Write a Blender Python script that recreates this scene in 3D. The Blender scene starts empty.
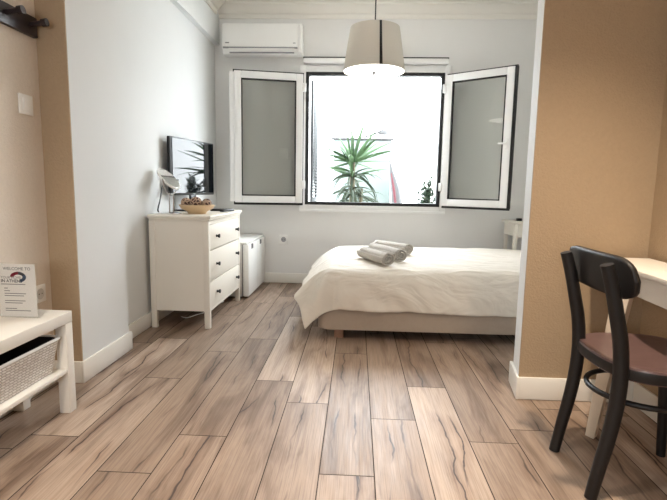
import bpy, bmesh, math, random
from mathutils import Vector, Matrix, noise

# ---------------------------------------------------------------- units, camera, world, lights
U = 0.855                       # metres per drawing unit: every length below is in drawing units
sc = bpy.context.scene
C = sc.collection
R = math.radians
PI = math.pi
random.seed(7)

cam_d = bpy.data.cameras.new('camera')
cam = bpy.data.objects.new('camera', cam_d)
C.objects.link(cam)
sc.camera = cam
F, PITCH, YAW, ROLL = 480.0, 0.129073, 0.0457316, -0.017881
cam_d.sensor_fit = 'HORIZONTAL'
cam_d.sensor_width = 36.0
cam_d.lens = F / 667.0 * 36.0
cam_d.clip_start = 0.02
fwd = Vector((-math.sin(YAW) * math.cos(PITCH), math.cos(YAW) * math.cos(PITCH), -math.sin(PITCH)))
rgt = Vector((math.cos(YAW), math.sin(YAW), 0))
dwn = fwd.cross(rgt)
r2 = rgt * math.cos(ROLL) + dwn * math.sin(ROLL)
d2 = dwn * math.cos(ROLL) - rgt * math.sin(ROLL)
cam.matrix_world = Matrix(((r2.x, -d2.x, -fwd.x, 0), (r2.y, -d2.y, -fwd.y, 0),
                           (r2.z, -d2.z, -fwd.z, 1.2 * U), (0, 0, 0, 1)))

world = bpy.data.worlds.new('daylight')
sc.world = world
world.use_nodes = True
bg = world.node_tree.nodes['Background']
bg.inputs[0].default_value = (0.90, 0.96, 1.0, 1)
bg.inputs[1].default_value = 15.0

sc.view_settings.view_transform = 'Standard'
sc.view_settings.look = 'None'
sc.view_settings.gamma = 1.0
sc.view_settings.use_curve_mapping = False
sc.view_settings.exposure = 0.62
sc.cycles.use_denoising = True
sc.cycles.max_bounces = 14
sc.cycles.diffuse_bounces = 8
sc.cycles.glossy_bounces = 5
sc.cycles.transparent_max_bounces = 12
sc.cycles.caustics_reflective = False
sc.cycles.caustics_refractive = False
sc.cycles.sample_clamp_indirect = 6.0


def light(name, kind, loc, energy, color, rot=(0, 0, 0), **kw):
    d = bpy.data.lights.new(name, kind)
    d.energy = energy
    d.color = color
    for k, v in kw.items():
        setattr(d, k, v)
    o = bpy.data.objects.new(name, d)
    o.location = Vector(loc) * U
    o.rotation_euler = rot
    C.objects.link(o)
    return o


# daylight opening: a portal that only guides the sky's own light through the window
p = light('sky_portal', 'AREA', (0.18, 6.16, 1.77), 1.0, (1, 1, 1), (R(-90), 0, 0),
          shape='RECTANGLE', size=1.66 * U, size_y=1.6 * U)
p.data.cycles.is_portal = True
# hall downlights (warm spots set in the hall ceiling, above and behind the camera)
light('hall_downlight', 'SPOT', (1.05, 1.5, 3.28), 200, (1.0, 0.84, 0.66), (0, 0, 0),
      spot_size=R(86), spot_blend=0.8, shadow_soft_size=0.07)
light('hall_downlight', 'SPOT', (-1.0, 0.9, 3.28), 135, (1.0, 0.88, 0.74), (0, 0, 0),
      spot_size=R(100), spot_blend=1.0, shadow_soft_size=0.07)

# a second daylight portal: an unseen opening added behind the camera for front light
p = light('sky_portal', 'AREA', (-0.65, -1.26, 1.35), 1.0, (1, 1, 1), (R(90), 0, 0),
          shape='RECTANGLE', size=0.9 * U, size_y=0.7 * U)
p.data.cycles.is_portal = True

# ---------------------------------------------------------------- materials


def new_mat(name):
    m = bpy.data.materials.new(name)
    m.use_nodes = True
    nt = m.node_tree
    return m, nt, nt.nodes['Principled BSDF']


def nd(nt, kind, **kw):
    n = nt.nodes.new(kind)
    for k, v in kw.items():
        setattr(n, k, v)
    return n


def mat(name, col, rough=0.5, metal=0.0, bump=0.0, bscale=60.0, var=0.0, vscale=5.0, emis=0.0, ior=1.45,
        stretch=(1, 1, 1), sheen=0.0, coat=0.0):
    m, nt, b = new_mat(name)
    b.inputs['Base Color'].default_value = (*col, 1)
    b.inputs['Roughness'].default_value = rough
    b.inputs['Metallic'].default_value = metal
    b.inputs['IOR'].default_value = ior
    if sheen:
        b.inputs['Sheen Weight'].default_value = sheen
    if coat:
        b.inputs['Coat Weight'].default_value = coat
        b.inputs['Coat Roughness'].default_value = 0.12
    if emis:
        b.inputs['Emission Color'].default_value = (*col, 1)
        b.inputs['Emission Strength'].default_value = emis
    tc = nd(nt, 'ShaderNodeTexCoord')
    mp = nd(nt, 'ShaderNodeMapping')
    mp.inputs['Scale'].default_value = stretch
    nt.links.new(tc.outputs['Object'], mp.inputs[0])
    if var:
        n = nd(nt, 'ShaderNodeTexNoise')
        n.inputs['Scale'].default_value = vscale
        n.inputs['Detail'].default_value = 6
        nt.links.new(mp.outputs[0], n.inputs['Vector'])
        mx = nd(nt, 'ShaderNodeMix', data_type='RGBA')
        mx.inputs[6].default_value = (*[c * (1 - var) for c in col], 1)
        mx.inputs[7].default_value = (*[min(1, c * (1 + var)) for c in col], 1)
        nt.links.new(n.outputs[0], mx.inputs[0])
        nt.links.new(mx.outputs[2], b.inputs['Base Color'])
    if bump:
        n2 = nd(nt, 'ShaderNodeTexNoise')
        n2.inputs['Scale'].default_value = bscale
        n2.inputs['Detail'].default_value = 4
        nt.links.new(mp.outputs[0], n2.inputs['Vector'])
        bp = nd(nt, 'ShaderNodeBump')
        bp.inputs['Strength'].default_value = bump
        bp.inputs['Distance'].default_value = 0.01
        nt.links.new(n2.outputs[0], bp.inputs['Height'])
        nt.links.new(bp.outputs[0], b.inputs['Normal'])
    return m


M = {}
M['wall_white'] = mat('white_wall_paint', (0.70, 0.715, 0.715), 0.7, bump=0.05, bscale=90, var=0.02)
M['wall_grey'] = mat('grey_wall_paint', (0.775, 0.77, 0.755), 0.7, bump=0.05, bscale=90, var=0.02)
M['wall_beige'] = mat('beige_wall_paper', (0.69, 0.615, 0.53), 0.75, bump=0.35, bscale=130, var=0.06, vscale=60)
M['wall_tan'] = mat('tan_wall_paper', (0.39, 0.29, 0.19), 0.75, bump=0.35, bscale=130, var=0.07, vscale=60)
M['ceiling'] = mat('white_ceiling_paint', (0.82, 0.82, 0.80), 0.8, var=0.02)
M['trim'] = mat('white_trim_paint', (0.80, 0.78, 0.73), 0.4, var=0.02)
M['sub'] = mat('dark_floor_gap', (0.03, 0.02, 0.015), 0.9, var=0.2)
M['lacquer'] = mat('white_lacquer', (0.82, 0.79, 0.73), 0.25, var=0.02)
M['white_wood'] = mat('white_painted_wood', (0.81, 0.77, 0.69), 0.4, var=0.02, bump=0.03)
M['plastic'] = mat('white_plastic', (0.82, 0.82, 0.80), 0.35, var=0.01)
M['plastic_dark'] = mat('grey_plastic', (0.25, 0.25, 0.26), 0.4, var=0.05)
M['plastic_mid'] = mat('pale_grey_plastic', (0.55, 0.55, 0.54), 0.4, var=0.03)
M['black_plastic'] = mat('black_plastic', (0.012, 0.012, 0.013), 0.35, var=0.1)
M['screen'] = mat('glossy_black_screen', (0.006, 0.007, 0.008), 0.03, ior=1.36, var=0.1)
M['gasket'] = mat('black_rubber_gasket', (0.012, 0.012, 0.012), 0.6, var=0.1)
M['upvc'] = mat('white_window_frame', (0.84, 0.84, 0.83), 0.3, var=0.01)
M['chair'] = mat('black_stained_wood', (0.008, 0.0065, 0.0065), 0.5, var=0.3, vscale=25, stretch=(1, 1, 0.2), bump=0.02)
M['seat'] = mat('dark_brown_seat', (0.11, 0.065, 0.062), 0.3, var=0.25, vscale=30, stretch=(0.3, 2, 1))
M['pale_wood'] = mat('pale_wood', (0.72, 0.62, 0.50), 0.45, var=0.08, vscale=12, stretch=(4, 4, 0.5))
M['table_top'] = mat('pale_table_top', (0.80, 0.76, 0.69), 0.4, var=0.05, vscale=10, stretch=(5, 0.6, 1))
M['rack'] = mat('dark_rack_wood', (0.022, 0.014, 0.016), 0.4, var=0.2, vscale=20, stretch=(3, 0.4, 3))
M['chrome'] = mat('chrome', (0.75, 0.75, 0.76), 0.12, metal=1.0, var=0.02)
M['mirror'] = mat('mirror_glass', (0.92, 0.92, 0.92), 0.04, metal=1.0, var=0.01)
M['duvet'] = mat('white_cotton', (0.71, 0.655, 0.575), 0.85, var=0.02, bump=0.06, bscale=250, sheen=0.1)
M['mattress'] = mat('mattress_ticking', (0.78, 0.76, 0.72), 0.9, var=0.03)
M['bedbase'] = mat('beige_upholstery', (0.38, 0.31, 0.25), 0.9, var=0.06, vscale=40, bump=0.1, bscale=200, sheen=0.2)
M['bedleg'] = mat('brown_wood_leg', (0.30, 0.17, 0.11), 0.5, var=0.15, vscale=20)
M['towel'] = mat('taupe_terry_cloth', (0.52, 0.48, 0.43), 0.95, var=0.12, vscale=60, bump=0.6, bscale=220, sheen=0.4)
M['bowl'] = mat('light_bamboo', (0.62, 0.45, 0.27), 0.4, var=0.12, vscale=10, stretch=(1, 1, 6))
M['knob'] = mat('black_knob', (0.012, 0.011, 0.010), 0.35, var=0.1)
M['acrylic_edge'] = mat('paper_white', (0.88, 0.85, 0.82), 0.6, var=0.02)
M['ink'] = mat('dark_ink', (0.06, 0.06, 0.07), 0.7, var=0.1)
M['ink_grey'] = mat('grey_ink', (0.22, 0.20, 0.20), 0.7, var=0.1)
M['red'] = mat('dark_red_ink', (0.22, 0.012, 0.03), 0.6, var=0.1)
M['blue'] = mat('slate_blue_ink', (0.05, 0.08, 0.14), 0.6, var=0.1)
M['liner'] = mat('black_cloth_liner', (0.015, 0.013, 0.014), 0.95, var=0.2)
M['leaf'] = mat('yucca_leaf', (0.03, 0.07, 0.022), 0.7, var=0.5, vscale=14)
M['leaf_dry'] = mat('pale_dry_leaf', (0.022, 0.035, 0.018), 0.8, var=0.4, vscale=14)
M['leaf_bush'] = mat('bush_leaf', (0.02, 0.035, 0.02), 0.5, var=0.5, vscale=14)
M['bark'] = mat('tan_bark', (0.05, 0.045, 0.025), 0.9, var=0.4, vscale=20, bump=0.4)
M['terracotta'] = mat('pot_clay', (0.45, 0.25, 0.17), 0.8, var=0.1)
M['court'] = mat('white_render', (0.86, 0.86, 0.86), 0.85, var=0.02, vscale=2)
M['court_floor'] = mat('pale_paving', (0.70, 0.70, 0.68), 0.8, var=0.06, vscale=6)
M['panel'] = mat('pale_mint_panel', (0.09, 0.11, 0.105), 0.5, var=0.02)
M['rail'] = mat('dark_rail', (0.015, 0.015, 0.015), 0.4, var=0.1)
M['cloth_grey'] = mat('grey_canvas', (0.045, 0.045, 0.046), 0.85, var=0.1)
M['cloth_red'] = mat('red_canvas', (0.05, 0.008, 0.012), 0.85, var=0.1)
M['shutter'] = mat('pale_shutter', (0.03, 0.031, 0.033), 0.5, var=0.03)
M['stripe'] = mat('black_stripe', (0.01, 0.01, 0.01), 0.6, var=0.1)
M['bulb'] = mat('lit_diffuser', (1.0, 0.96, 0.90), 0.5, emis=3.0)


def add_wrinkles(m, scale, dist, strength):
    nt = m.node_tree
    b = nt.nodes['Principled BSDF']
    tc = nd(nt, 'ShaderNodeTexCoord')
    mp = nd(nt, 'ShaderNodeMapping')
    mp.inputs['Rotation'].default_value = (0.5, 0.6, 0.7)
    mp.inputs['Scale'].default_value = (1.0, 2.6, 1.6)
    n = nd(nt, 'ShaderNodeTexNoise')
    n.inputs['Scale'].default_value = scale
    n.inputs['Detail'].default_value = 3
    n.inputs['Distortion'].default_value = 1.2
    nt.links.new(tc.outputs['Object'], mp.inputs[0])
    nt.links.new(mp.outputs[0], n.inputs['Vector'])
    bp = nd(nt, 'ShaderNodeBump')
    bp.inputs['Strength'].default_value = strength
    bp.inputs['Distance'].default_value = dist
    nt.links.new(n.outputs[0], bp.inputs['Height'])
    if b.inputs['Normal'].is_linked:
        nt.links.new(bp.outputs[0], b.inputs['Normal'].links[0].from_node.inputs['Normal'])
    else:
        nt.links.new(bp.outputs[0], b.inputs['Normal'])


add_wrinkles(M['duvet'], 3.2, 0.05, 0.55)
add_wrinkles(M['bedbase'], 3.0, 0.02, 0.3)


def ball_mat():
    m, nt, b = new_mat('woven_decor_ball')
    tc = nd(nt, 'ShaderNodeTexCoord')
    v = nd(nt, 'ShaderNodeTexVoronoi', feature='DISTANCE_TO_EDGE')
    v.inputs['Scale'].default_value = 38
    nt.links.new(tc.outputs['Object'], v.inputs['Vector'])
    rp = nd(nt, 'ShaderNodeValToRGB')
    rp.color_ramp.elements[0].position = 0.06
    rp.color_ramp.elements[0].color = (0.45, 0.32, 0.22, 1)
    rp.color_ramp.elements[1].position = 0.16
    rp.color_ramp.elements[1].color = (0.06, 0.025, 0.02, 1)
    nt.links.new(v.outputs[0], rp.inputs[0])
    nt.links.new(rp.outputs[0], b.inputs['Base Color'])
    b.inputs['Roughness'].default_value = 0.7
    return m


M['ball'] = ball_mat()


def shade_mat():
    m, nt, b = new_mat('linen_lamp_shade')
    b.inputs['Base Color'].default_value = (0.55, 0.52, 0.46, 1)
    b.inputs['Roughness'].default_value = 0.9
    tr = nd(nt, 'ShaderNodeBsdfTranslucent')
    tr.inputs[0].default_value = (0.75, 0.68, 0.60, 1)
    tc = nd(nt, 'ShaderNodeTexCoord')
    n = nd(nt, 'ShaderNodeTexNoise')
    n.inputs['Scale'].default_value = 160
    nt.links.new(tc.outputs['Object'], n.inputs['Vector'])
    bp = nd(nt, 'ShaderNodeBump')
    bp.inputs['Strength'].default_value = 0.2
    bp.inputs['Distance'].default_value = 0.005
    nt.links.new(n.outputs[0], bp.inputs['Height'])
    nt.links.new(bp.outputs[0], b.inputs['Normal'])
    mx = nd(nt, 'ShaderNodeMixShader')
    mx.inputs[0].default_value = 0.035
    nt.links.new(b.outputs[0], mx.inputs[1])
    nt.links.new(tr.outputs[0], mx.inputs[2])
    nt.links.new(mx.outputs[0], nt.nodes['Material Output'].inputs[0])
    return m


M['shade'] = shade_mat()


def glass_mat(name, tint, refl, rough=0.01):
    m, nt, b = new_mat(name)
    nt.nodes.remove(b)
    t = nd(nt, 'ShaderNodeBsdfTransparent')
    t.inputs[0].default_value = (*tint, 1)
    g = nd(nt, 'ShaderNodeBsdfGlossy')
    g.inputs['Roughness'].default_value = rough
    lw = nd(nt, 'ShaderNodeLayerWeight')
    lw.inputs[0].default_value = refl
    mx = nd(nt, 'ShaderNodeMixShader')
    nt.links.new(lw.outputs['Fresnel'], mx.inputs[0])
    nt.links.new(t.outputs[0], mx.inputs[1])
    nt.links.new(g.outputs[0], mx.inputs[2])
    nt.links.new(mx.outputs[0], nt.nodes['Material Output'].inputs[0])
    return m


M['glass'] = glass_mat('grey_window_glass', (0.97, 0.985, 0.975), 0.30)
M['acrylic'] = glass_mat('clear_acrylic', (0.99, 0.99, 0.985), 0.15)


def basket_mat():
    m, nt, b = new_mat('white_woven_band')
    tc = nd(nt, 'ShaderNodeTexCoord')
    mp = nd(nt, 'ShaderNodeMapping')
    nt.links.new(tc.outputs['UV'], mp.inputs[0])
    ck = nd(nt, 'ShaderNodeTexBrick')
    ck.inputs['Scale'].default_value = 1.0
    ck.inputs['Brick Width'].default_value = 0.022
    ck.inputs['Row Height'].default_value = 0.0105
    ck.inputs['Mortar Size'].default_value = 0.0022
    ck.inputs['Mortar Smooth'].default_value = 0.8
    ck.inputs[1].default_value = (0.86, 0.82, 0.78, 1)
    ck.inputs[2].default_value = (0.70, 0.64, 0.58, 1)
    ck.inputs[3].default_value = (0.42, 0.36, 0.31, 1)
    nt.links.new(mp.outputs[0], ck.inputs['Vector'])
    nt.links.new(ck.outputs[0], b.inputs['Base Color'])
    bp = nd(nt, 'ShaderNodeBump')
    bp.invert = True
    bp.inputs['Strength'].default_value = 0.9
    bp.inputs['Distance'].default_value = 0.004
    nt.links.new(ck.outputs[1], bp.inputs['Height'])
    nt.links.new(bp.outputs[0], b.inputs['Normal'])
    b.inputs['Roughness'].default_value = 0.55
    return m


M['basket'] = basket_mat()


def floor_mat():
    m, nt, b = new_mat('oak_laminate')
    L = nt.links.new
    at = nd(nt, 'ShaderNodeAttribute', attribute_name='plank')
    sx = nd(nt, 'ShaderNodeSeparateColor')
    L(at.outputs['Color'], sx.inputs[0])
    tc = nd(nt, 'ShaderNodeTexCoord')
    off = nd(nt, 'ShaderNodeVectorMath', operation='SCALE')
    off.inputs['Scale'].default_value = 23.0
    L(at.outputs['Color'], off.inputs[0])
    add = nd(nt, 'ShaderNodeVectorMath', operation='ADD')
    L(tc.outputs['Object'], add.inputs[0])
    L(off.outputs[0], add.inputs[1])

    def noise_tex(stretch, scale, detail=6, dist=0.0, rough=0.6):
        mp = nd(nt, 'ShaderNodeMapping')
        mp.inputs['Scale'].default_value = stretch
        L(add.outputs[0], mp.inputs[0])
        n = nd(nt, 'ShaderNodeTexNoise')
        n.inputs['Scale'].default_value = scale
        n.inputs['Detail'].default_value = detail
        n.inputs['Distortion'].default_value = dist
        n.inputs['Roughness'].default_value = rough
        L(mp.outputs[0], n.inputs['Vector'])
        return n

    def ramp(src, pts):
        r = nd(nt, 'ShaderNodeValToRGB')
        e = r.color_ramp.elements
        e[0].position, e[0].color = pts[0][0], (*pts[0][1], 1)
        e[1].position, e[1].color = pts[-1][0], (*pts[-1][1], 1)
        for p_, c_ in pts[1:-1]:
            k = e.new(p_)
            k.color = (*c_, 1)
        L(src, r.inputs[0])
        return r

    def mul(a, bb, fac=1.0):
        x = nd(nt, 'ShaderNodeMix', data_type='RGBA', blend_type='MULTIPLY')
        x.inputs[0].default_value = fac
        L(a, x.inputs[6])
        L(bb, x.inputs[7])
        return x.outputs[2]

    base = ramp(sx.outputs[0], [(0.0, (0.235, 0.168, 0.122)), (0.5, (0.31, 0.23, 0.175)), (1.0, (0.40, 0.31, 0.245))])
    broad = ramp(noise_tex((1, 0.16, 1), 8.0, 4, 0.8).outputs[0],
                 [(0.34, (0.60, 0.54, 0.50)), (0.50, (1, 1, 1)), (0.70, (1.18, 1.18, 1.18))])
    grain = ramp(noise_tex((1, 0.018, 1), 240.0, 5).outputs[0],
                 [(0.34, (0.74, 0.70, 0.67)), (0.58, (1.06, 1.06, 1.06))])
    # long dark cracks that wander along a plank, in stretches
    uv = nd(nt, 'ShaderNodeSeparateXYZ')
    L(tc.outputs['UV'], uv.inputs[0])

    def math_(op, a, b_=None):
        q = nd(nt, 'ShaderNodeMath', operation=op)
        for k, v in enumerate((a, b_)):
            if v is None:
                continue
            if isinstance(v, (int, float)):
                q.inputs[k].default_value = v
            else:
                L(v, q.inputs[k])
        return q.outputs[0]

    def one_d(scale, seed, detail=3.0, rough=0.55):
        q = nd(nt, 'ShaderNodeTexNoise', noise_dimensions='2D')
        q.inputs['Scale'].default_value = 1.0
        q.inputs['Detail'].default_value = detail
        q.inputs['Roughness'].default_value = rough
        cv = nd(nt, 'ShaderNodeCombineXYZ')
        L(math_('MULTIPLY', uv.outputs[1], scale), cv.inputs[0])
        L(math_('MULTIPLY', sx.outputs[seed % 3], 60.0 + 17 * seed), cv.inputs[1])
        L(cv.outputs[0], q.inputs['Vector'])
        return q.outputs[0]

    def crack_line(seed, center, wander, lo_):
        pos = math_('ADD', math_('MULTIPLY', math_('SUBTRACT', one_d(0.8, seed, 5, 0.5), 0.5), wander), center)
        dist = math_('ABSOLUTE', math_('SUBTRACT', uv.outputs[0], pos))
        here = ramp(one_d(1.1, seed + 1, 2), [(lo_, (0, 0, 0)), (lo_ + 0.10, (1, 1, 1))]).outputs[0]
        wid = math_('MULTIPLY', one_d(14.0, seed + 2, 4), 0.048)
        thin = ramp(math_('DIVIDE', dist, wid), [(0.35, (1, 1, 1)), (1.0, (0, 0, 0))]).outputs[0]
        halo = ramp(dist, [(0.0, (1, 1, 1)), (0.22, (0, 0, 0))]).outputs[0]
        return mul(thin, here), mul(halo, here)

    c1, h1 = crack_line(0, 0.38, 1.5, 0.49)
    c2, h2 = crack_line(4, 0.68, 1.1, 0.51)

    def lighten(a, b_):
        x = nd(nt, 'ShaderNodeMix', data_type='RGBA', blend_type='LIGHTEN')
        x.inputs[0].default_value = 1.0
        L(a, x.inputs[6])
        L(b_, x.inputs[7])
        return x.outputs[2]

    crack = lighten(c1, c2)
    softm = nd(nt, 'ShaderNodeMix', data_type='RGBA')
    L(lighten(h1, h2), softm.inputs[0])
    softm.inputs[6].default_value = (1, 1, 1, 1)
    softm.inputs[7].default_value = (0.72, 0.65, 0.60, 1)
    col = mul(mul(mul(base.outputs[0], broad.outputs[0]), grain.outputs[0]), softm.outputs[2])
    mx = nd(nt, 'ShaderNodeMix', data_type='RGBA')
    L(crack, mx.inputs[0])
    L(col, mx.inputs[6])
    mx.inputs[7].default_value = (0.04, 0.021, 0.014, 1)
    L(mx.outputs[2], b.inputs['Base Color'])
    rr = ramp(noise_tex((1, 0.06, 1), 60.0, 4).outputs[0], [(0.3, (0.42, 0.42, 0.42)), (0.7, (0.55, 0.55, 0.55))])
    L(rr.outputs[0], b.inputs['Roughness'])
    bp = nd(nt, 'ShaderNodeBump')
    bp.inputs['Strength'].default_value = 0.25
    bp.inputs['Distance'].default_value = 0.002
    L(noise_tex((1, 0.05, 1), 110.0, 4).outputs[0], bp.inputs['Height'])
    L(bp.outputs[0], b.inputs['Normal'])
    b.inputs['IOR'].default_value = 1.56
    return m


M['floor'] = floor_mat()

# ---------------------------------------------------------------- mesh helpers


class MB:
    """Collects shapes (drawing units, absolute coordinates); build() links them as one mesh object."""

    def __init__(self):
        self.bm = bmesh.new()

    def box(self, x0, x1, y0, y1, z0, z1, bev=0.0, seg=2, fn=None):
        t = bmesh.new()
        bmesh.ops.create_cube(t, size=1)
        for v in t.verts:
            v.co = Vector(((x0 + x1) / 2 + v.co.x * (x1 - x0), (y0 + y1) / 2 + v.co.y * (y1 - y0),
                           (z0 + z1) / 2 + v.co.z * (z1 - z0)))
        if bev:
            bmesh.ops.bevel(t, geom=t.edges[:], offset=bev, segments=seg, affect='EDGES', profile=0.5)
        if fn:
            for v in t.verts:
                v.co = Vector(fn(*v.co))
            bmesh.ops.recalc_face_normals(t, faces=t.faces[:])
        self.join(t)
        return self

    def join(self, t):
        me = bpy.data.meshes.new('tmp')
        t.to_mesh(me)
        t.free()
        self.bm.from_mesh(me)
        bpy.data.meshes.remove(me)

    def tube(self, pts, radii, seg=12, cap=True, closed=False):
        pts = [Vector(q) for q in pts]
        n = len(pts)
        if not hasattr(radii, '__len__'):
            radii = [radii] * n
        rings = []
        prev = None
        for i, q in enumerate(pts):
            if closed:
                d = pts[(i + 1) % n] - pts[i - 1]
            else:
                d = pts[min(i + 1, n - 1)] - pts[max(i - 1, 0)]
            d.normalize()
            if prev is None:
                ref = Vector((0, 0, 1)) if abs(d.z) < 0.9 else Vector((1, 0, 0))
                a = d.cross(ref).normalized()
            else:
                a = (prev - d * prev.dot(d)).normalized()
            prev = a
            b = d.cross(a)
            ring = []
            for k in range(seg):
                t = 2 * PI * k / seg
                ring.append(self.bm.verts.new(q + (a * math.cos(t) + b * math.sin(t)) * radii[i]))
            rings.append(ring)
        m = n if closed else n - 1
        for i in range(m):
            r0, r1 = rings[i], rings[(i + 1) % n]
            for k in range(seg):
                self.bm.faces.new((r0[k], r0[(k + 1) % seg], r1[(k + 1) % seg], r1[k]))
        if cap and not closed:
            self.bm.faces.new(rings[0][::-1])
            self.bm.faces.new(rings[-1])
        return self

    def lathe(self, prof, cx, cy, seg=40, close=False):
        """prof: list of (radius, z)."""
        rings = []
        for r, z in prof:
            if r < 1e-6:
                rings.append([self.bm.verts.new((cx, cy, z))])
            else:
                rings.append([self.bm.verts.new((cx + r * math.cos(2 * PI * k / seg), cy + r * math.sin(2 * PI * k / seg), z))
                              for k in range(seg)])
        idx = list(range(len(rings)))
        pairs = list(zip(idx[:-1], idx[1:]))
        if close:
            pairs.append((idx[-1], 0))
        for i, j in pairs:
            a, b = rings[i], rings[j]
            for k in range(seg):
                k2 = (k + 1) % seg
                if len(a) == 1 and len(b) == 1:
                    continue
                if len(a) == 1:
                    self.bm.faces.new((a[0], b[k2], b[k]))
                elif len(b) == 1:
                    self.bm.faces.new((a[k], a[k2], b[0]))
                else:
                    self.bm.faces.new((a[k], a[k2], b[k2], b[k]))
        return self

    def prism(self, poly, z0, z1, fn=None, bev=0.0, seg=2):
        """poly: list of (a,b); extruded from z0 to z1; fn maps (a,b,c)->xyz."""
        t = bmesh.new()
        lo = [t.verts.new((a, b, z0)) for a, b in poly]
        hi = [t.verts.new((a, b, z1)) for a, b in poly]
        n = len(poly)
        t.faces.new(lo[::-1])
        t.faces.new(hi)
        for i in range(n):
            t.faces.new((lo[i], lo[(i + 1) % n], hi[(i + 1) % n], hi[i]))
        if bev:
            es = [e for e in t.edges if (e.verts[0].co.z == e.verts[1].co.z)]
            bmesh.ops.bevel(t, geom=es, offset=bev, segments=seg, affect='EDGES', profile=0.5)
        if fn:
            for v in t.verts:
                v.co = Vector(fn(*v.co))
        bmesh.ops.recalc_face_normals(t, faces=t.faces[:])
        self.join(t)
        return self

    def grid(self, nu, nv, fn):
        vs = [[self.bm.verts.new(fn(i / nu, j / nv)) for j in range(nv + 1)] for i in range(nu + 1)]
        for i in range(nu):
            for j in range(nv):
                self.bm.faces.new((vs[i][j], vs[i + 1][j], vs[i + 1][j + 1], vs[i][j + 1]))
        return self

    def sphere(self, c, r, seg=20, sq=(1, 1, 1)):
        t = bmesh.new()
        bmesh.ops.create_uvsphere(t, u_segments=seg, v_segments=seg // 2, radius=r)
        for v in t.verts:
            v.co = Vector((c[0] + v.co.x * sq[0], c[1] + v.co.y * sq[1], c[2] + v.co.z * sq[2]))
        self.join(t)
        return self

    def frame(self, a0, a1, z0, z1, w, d0, d1, fn, bev=0.0):
        for (p0, p1, q0, q1) in ((a0, a0 + w, z0, z1), (a1 - w, a1, z0, z1),
                                 (a0 + w, a1 - w, z0, z0 + w), (a0 + w, a1 - w, z1 - w, z1)):
            self.box(p0, p1, d0, d1, q0, q1, bev, fn=fn)
        return self

    def build(self, name, material, parent=None, smooth=True, angle=35, origin=None, sub=0, solid=0.0, kind=None):
        me = bpy.data.meshes.new(name)
        bm = self.bm
        if origin is None:
            if parent is not None:
                origin = Vector(parent['_base'])
            else:
                xs = [v.co for v in bm.verts]
                lo = [min(v[i] for v in xs) for i in range(3)]
                hi = [max(v[i] for v in xs) for i in range(3)]
                origin = Vector(((lo[0] + hi[0]) / 2, (lo[1] + hi[1]) / 2, lo[2]))
        origin = Vector(origin)
        for v in bm.verts:
            v.co = (v.co - origin) * U
        bmesh.ops.recalc_face_normals(bm, faces=bm.faces[:])
        bm.to_mesh(me)
        bm.free()
        if smooth:
            me.polygons.foreach_set('use_smooth', [True] * len(me.polygons))
            me.set_sharp_from_angle(angle=R(angle))
        me.materials.append(material)
        o = bpy.data.objects.new(name, me)
        C.objects.link(o)
        if parent is not None:
            o.parent = parent
            o.location = (origin - Vector(parent['_base'])) * U
        else:
            o.location = origin * U
        o['_base'] = tuple(origin)
        if solid:
            s = o.modifiers.new('thickness', 'SOLIDIFY')
            s.thickness = solid * U
            s.offset = -1
        if sub:
            s = o.modifiers.new('smooth', 'SUBSURF')
            s.levels = s.render_levels = sub
        if kind:
            o['kind'] = kind
        return o


def thing(name, label, cat, base, group=None):
    o = bpy.data.objects.new(name, None)
    o.empty_display_size = 0.05
    C.objects.link(o)
    o.location = Vector(base) * U
    o['_base'] = tuple(base)
    return tag(o, label, cat, group)


def tag(o, label, cat, group=None):
    o['label'] = label
    o['category'] = cat
    if group:
        o['group'] = group
    return o


def struct(o):
    o['kind'] = 'structure'
    return o


def box_struct(name, m, *boxes, bev=0.0):
    b = MB()
    for q in boxes:
        b.box(*q, bev)
    return struct(b.build(name, m, smooth=bool(bev)))


# ---------------------------------------------------------------- the setting
XL, XR, YB, H = -1.80, 1.62, -1.25, 3.34          # hall: left, right, behind the camera, ceiling
BX0, BX1, BY1 = -1.735, 2.25, 5.92                # bedroom: left, right, back
WX0, WX1, WZ0, WZ1 = -0.64, 1.0, 0.985, 2.56      # window opening
PY = 2.715                                        # near face of pillar and partition
PARX, PARY = 0.965, 2.955                         # partition: end face, far face

# floor: planks measured off the photo, with narrow dark joints
pw, px0 = 0.2335, -0.131
known = {-8: 2.45, -6: 2.098, -5: 2.823, -4: 1.835, -3: 2.155, -2: 2.843, -1: 4.05, 0: 1.884, 1: 2.396, 2: 2.828, 3: 3.7, 4: 2.337}
b = MB()
cl = b.bm.loops.layers.color.new('plank')
uvp = b.bm.loops.layers.uv.new('UVMap')
gap = 0.0023
k0, k1 = int((-2.0 - px0) / pw) - 1, int((2.4 - px0) / pw) + 1
for k in range(k0, k1):
    xa, xb = px0 + k * pw + gap, px0 + (k + 1) * pw - gap
    y = known.get(k, random.uniform(1.5, 3.0)) - 1.5 * 3
    while y < 6.3:
        ya, yb = max(y, -1.4) + gap, min(y + 1.5, 6.3) - gap
        if yb > ya + 0.01:
            f = b.bm.faces.new([b.bm.verts.new(q) for q in ((xa, ya, 0), (xb, ya, 0), (xb, yb, 0), (xa, yb, 0))])
            c = (random.random(), random.random(), random.random(), 1)
            for lp in f.loops:
                lp[cl] = c
                lp[uvp].uv = ((lp.vert.co.x - xa) / (xb - xa), lp.vert.co.y)
        y += 1.5
floor = b.build('floor', M['floor'], smooth=False, origin=(0, 0, 0))
struct(floor)
box_struct('floor_base', M['sub'], (-2.1, 2.5, -1.4, 6.3, -0.1, -0.004))

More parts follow.
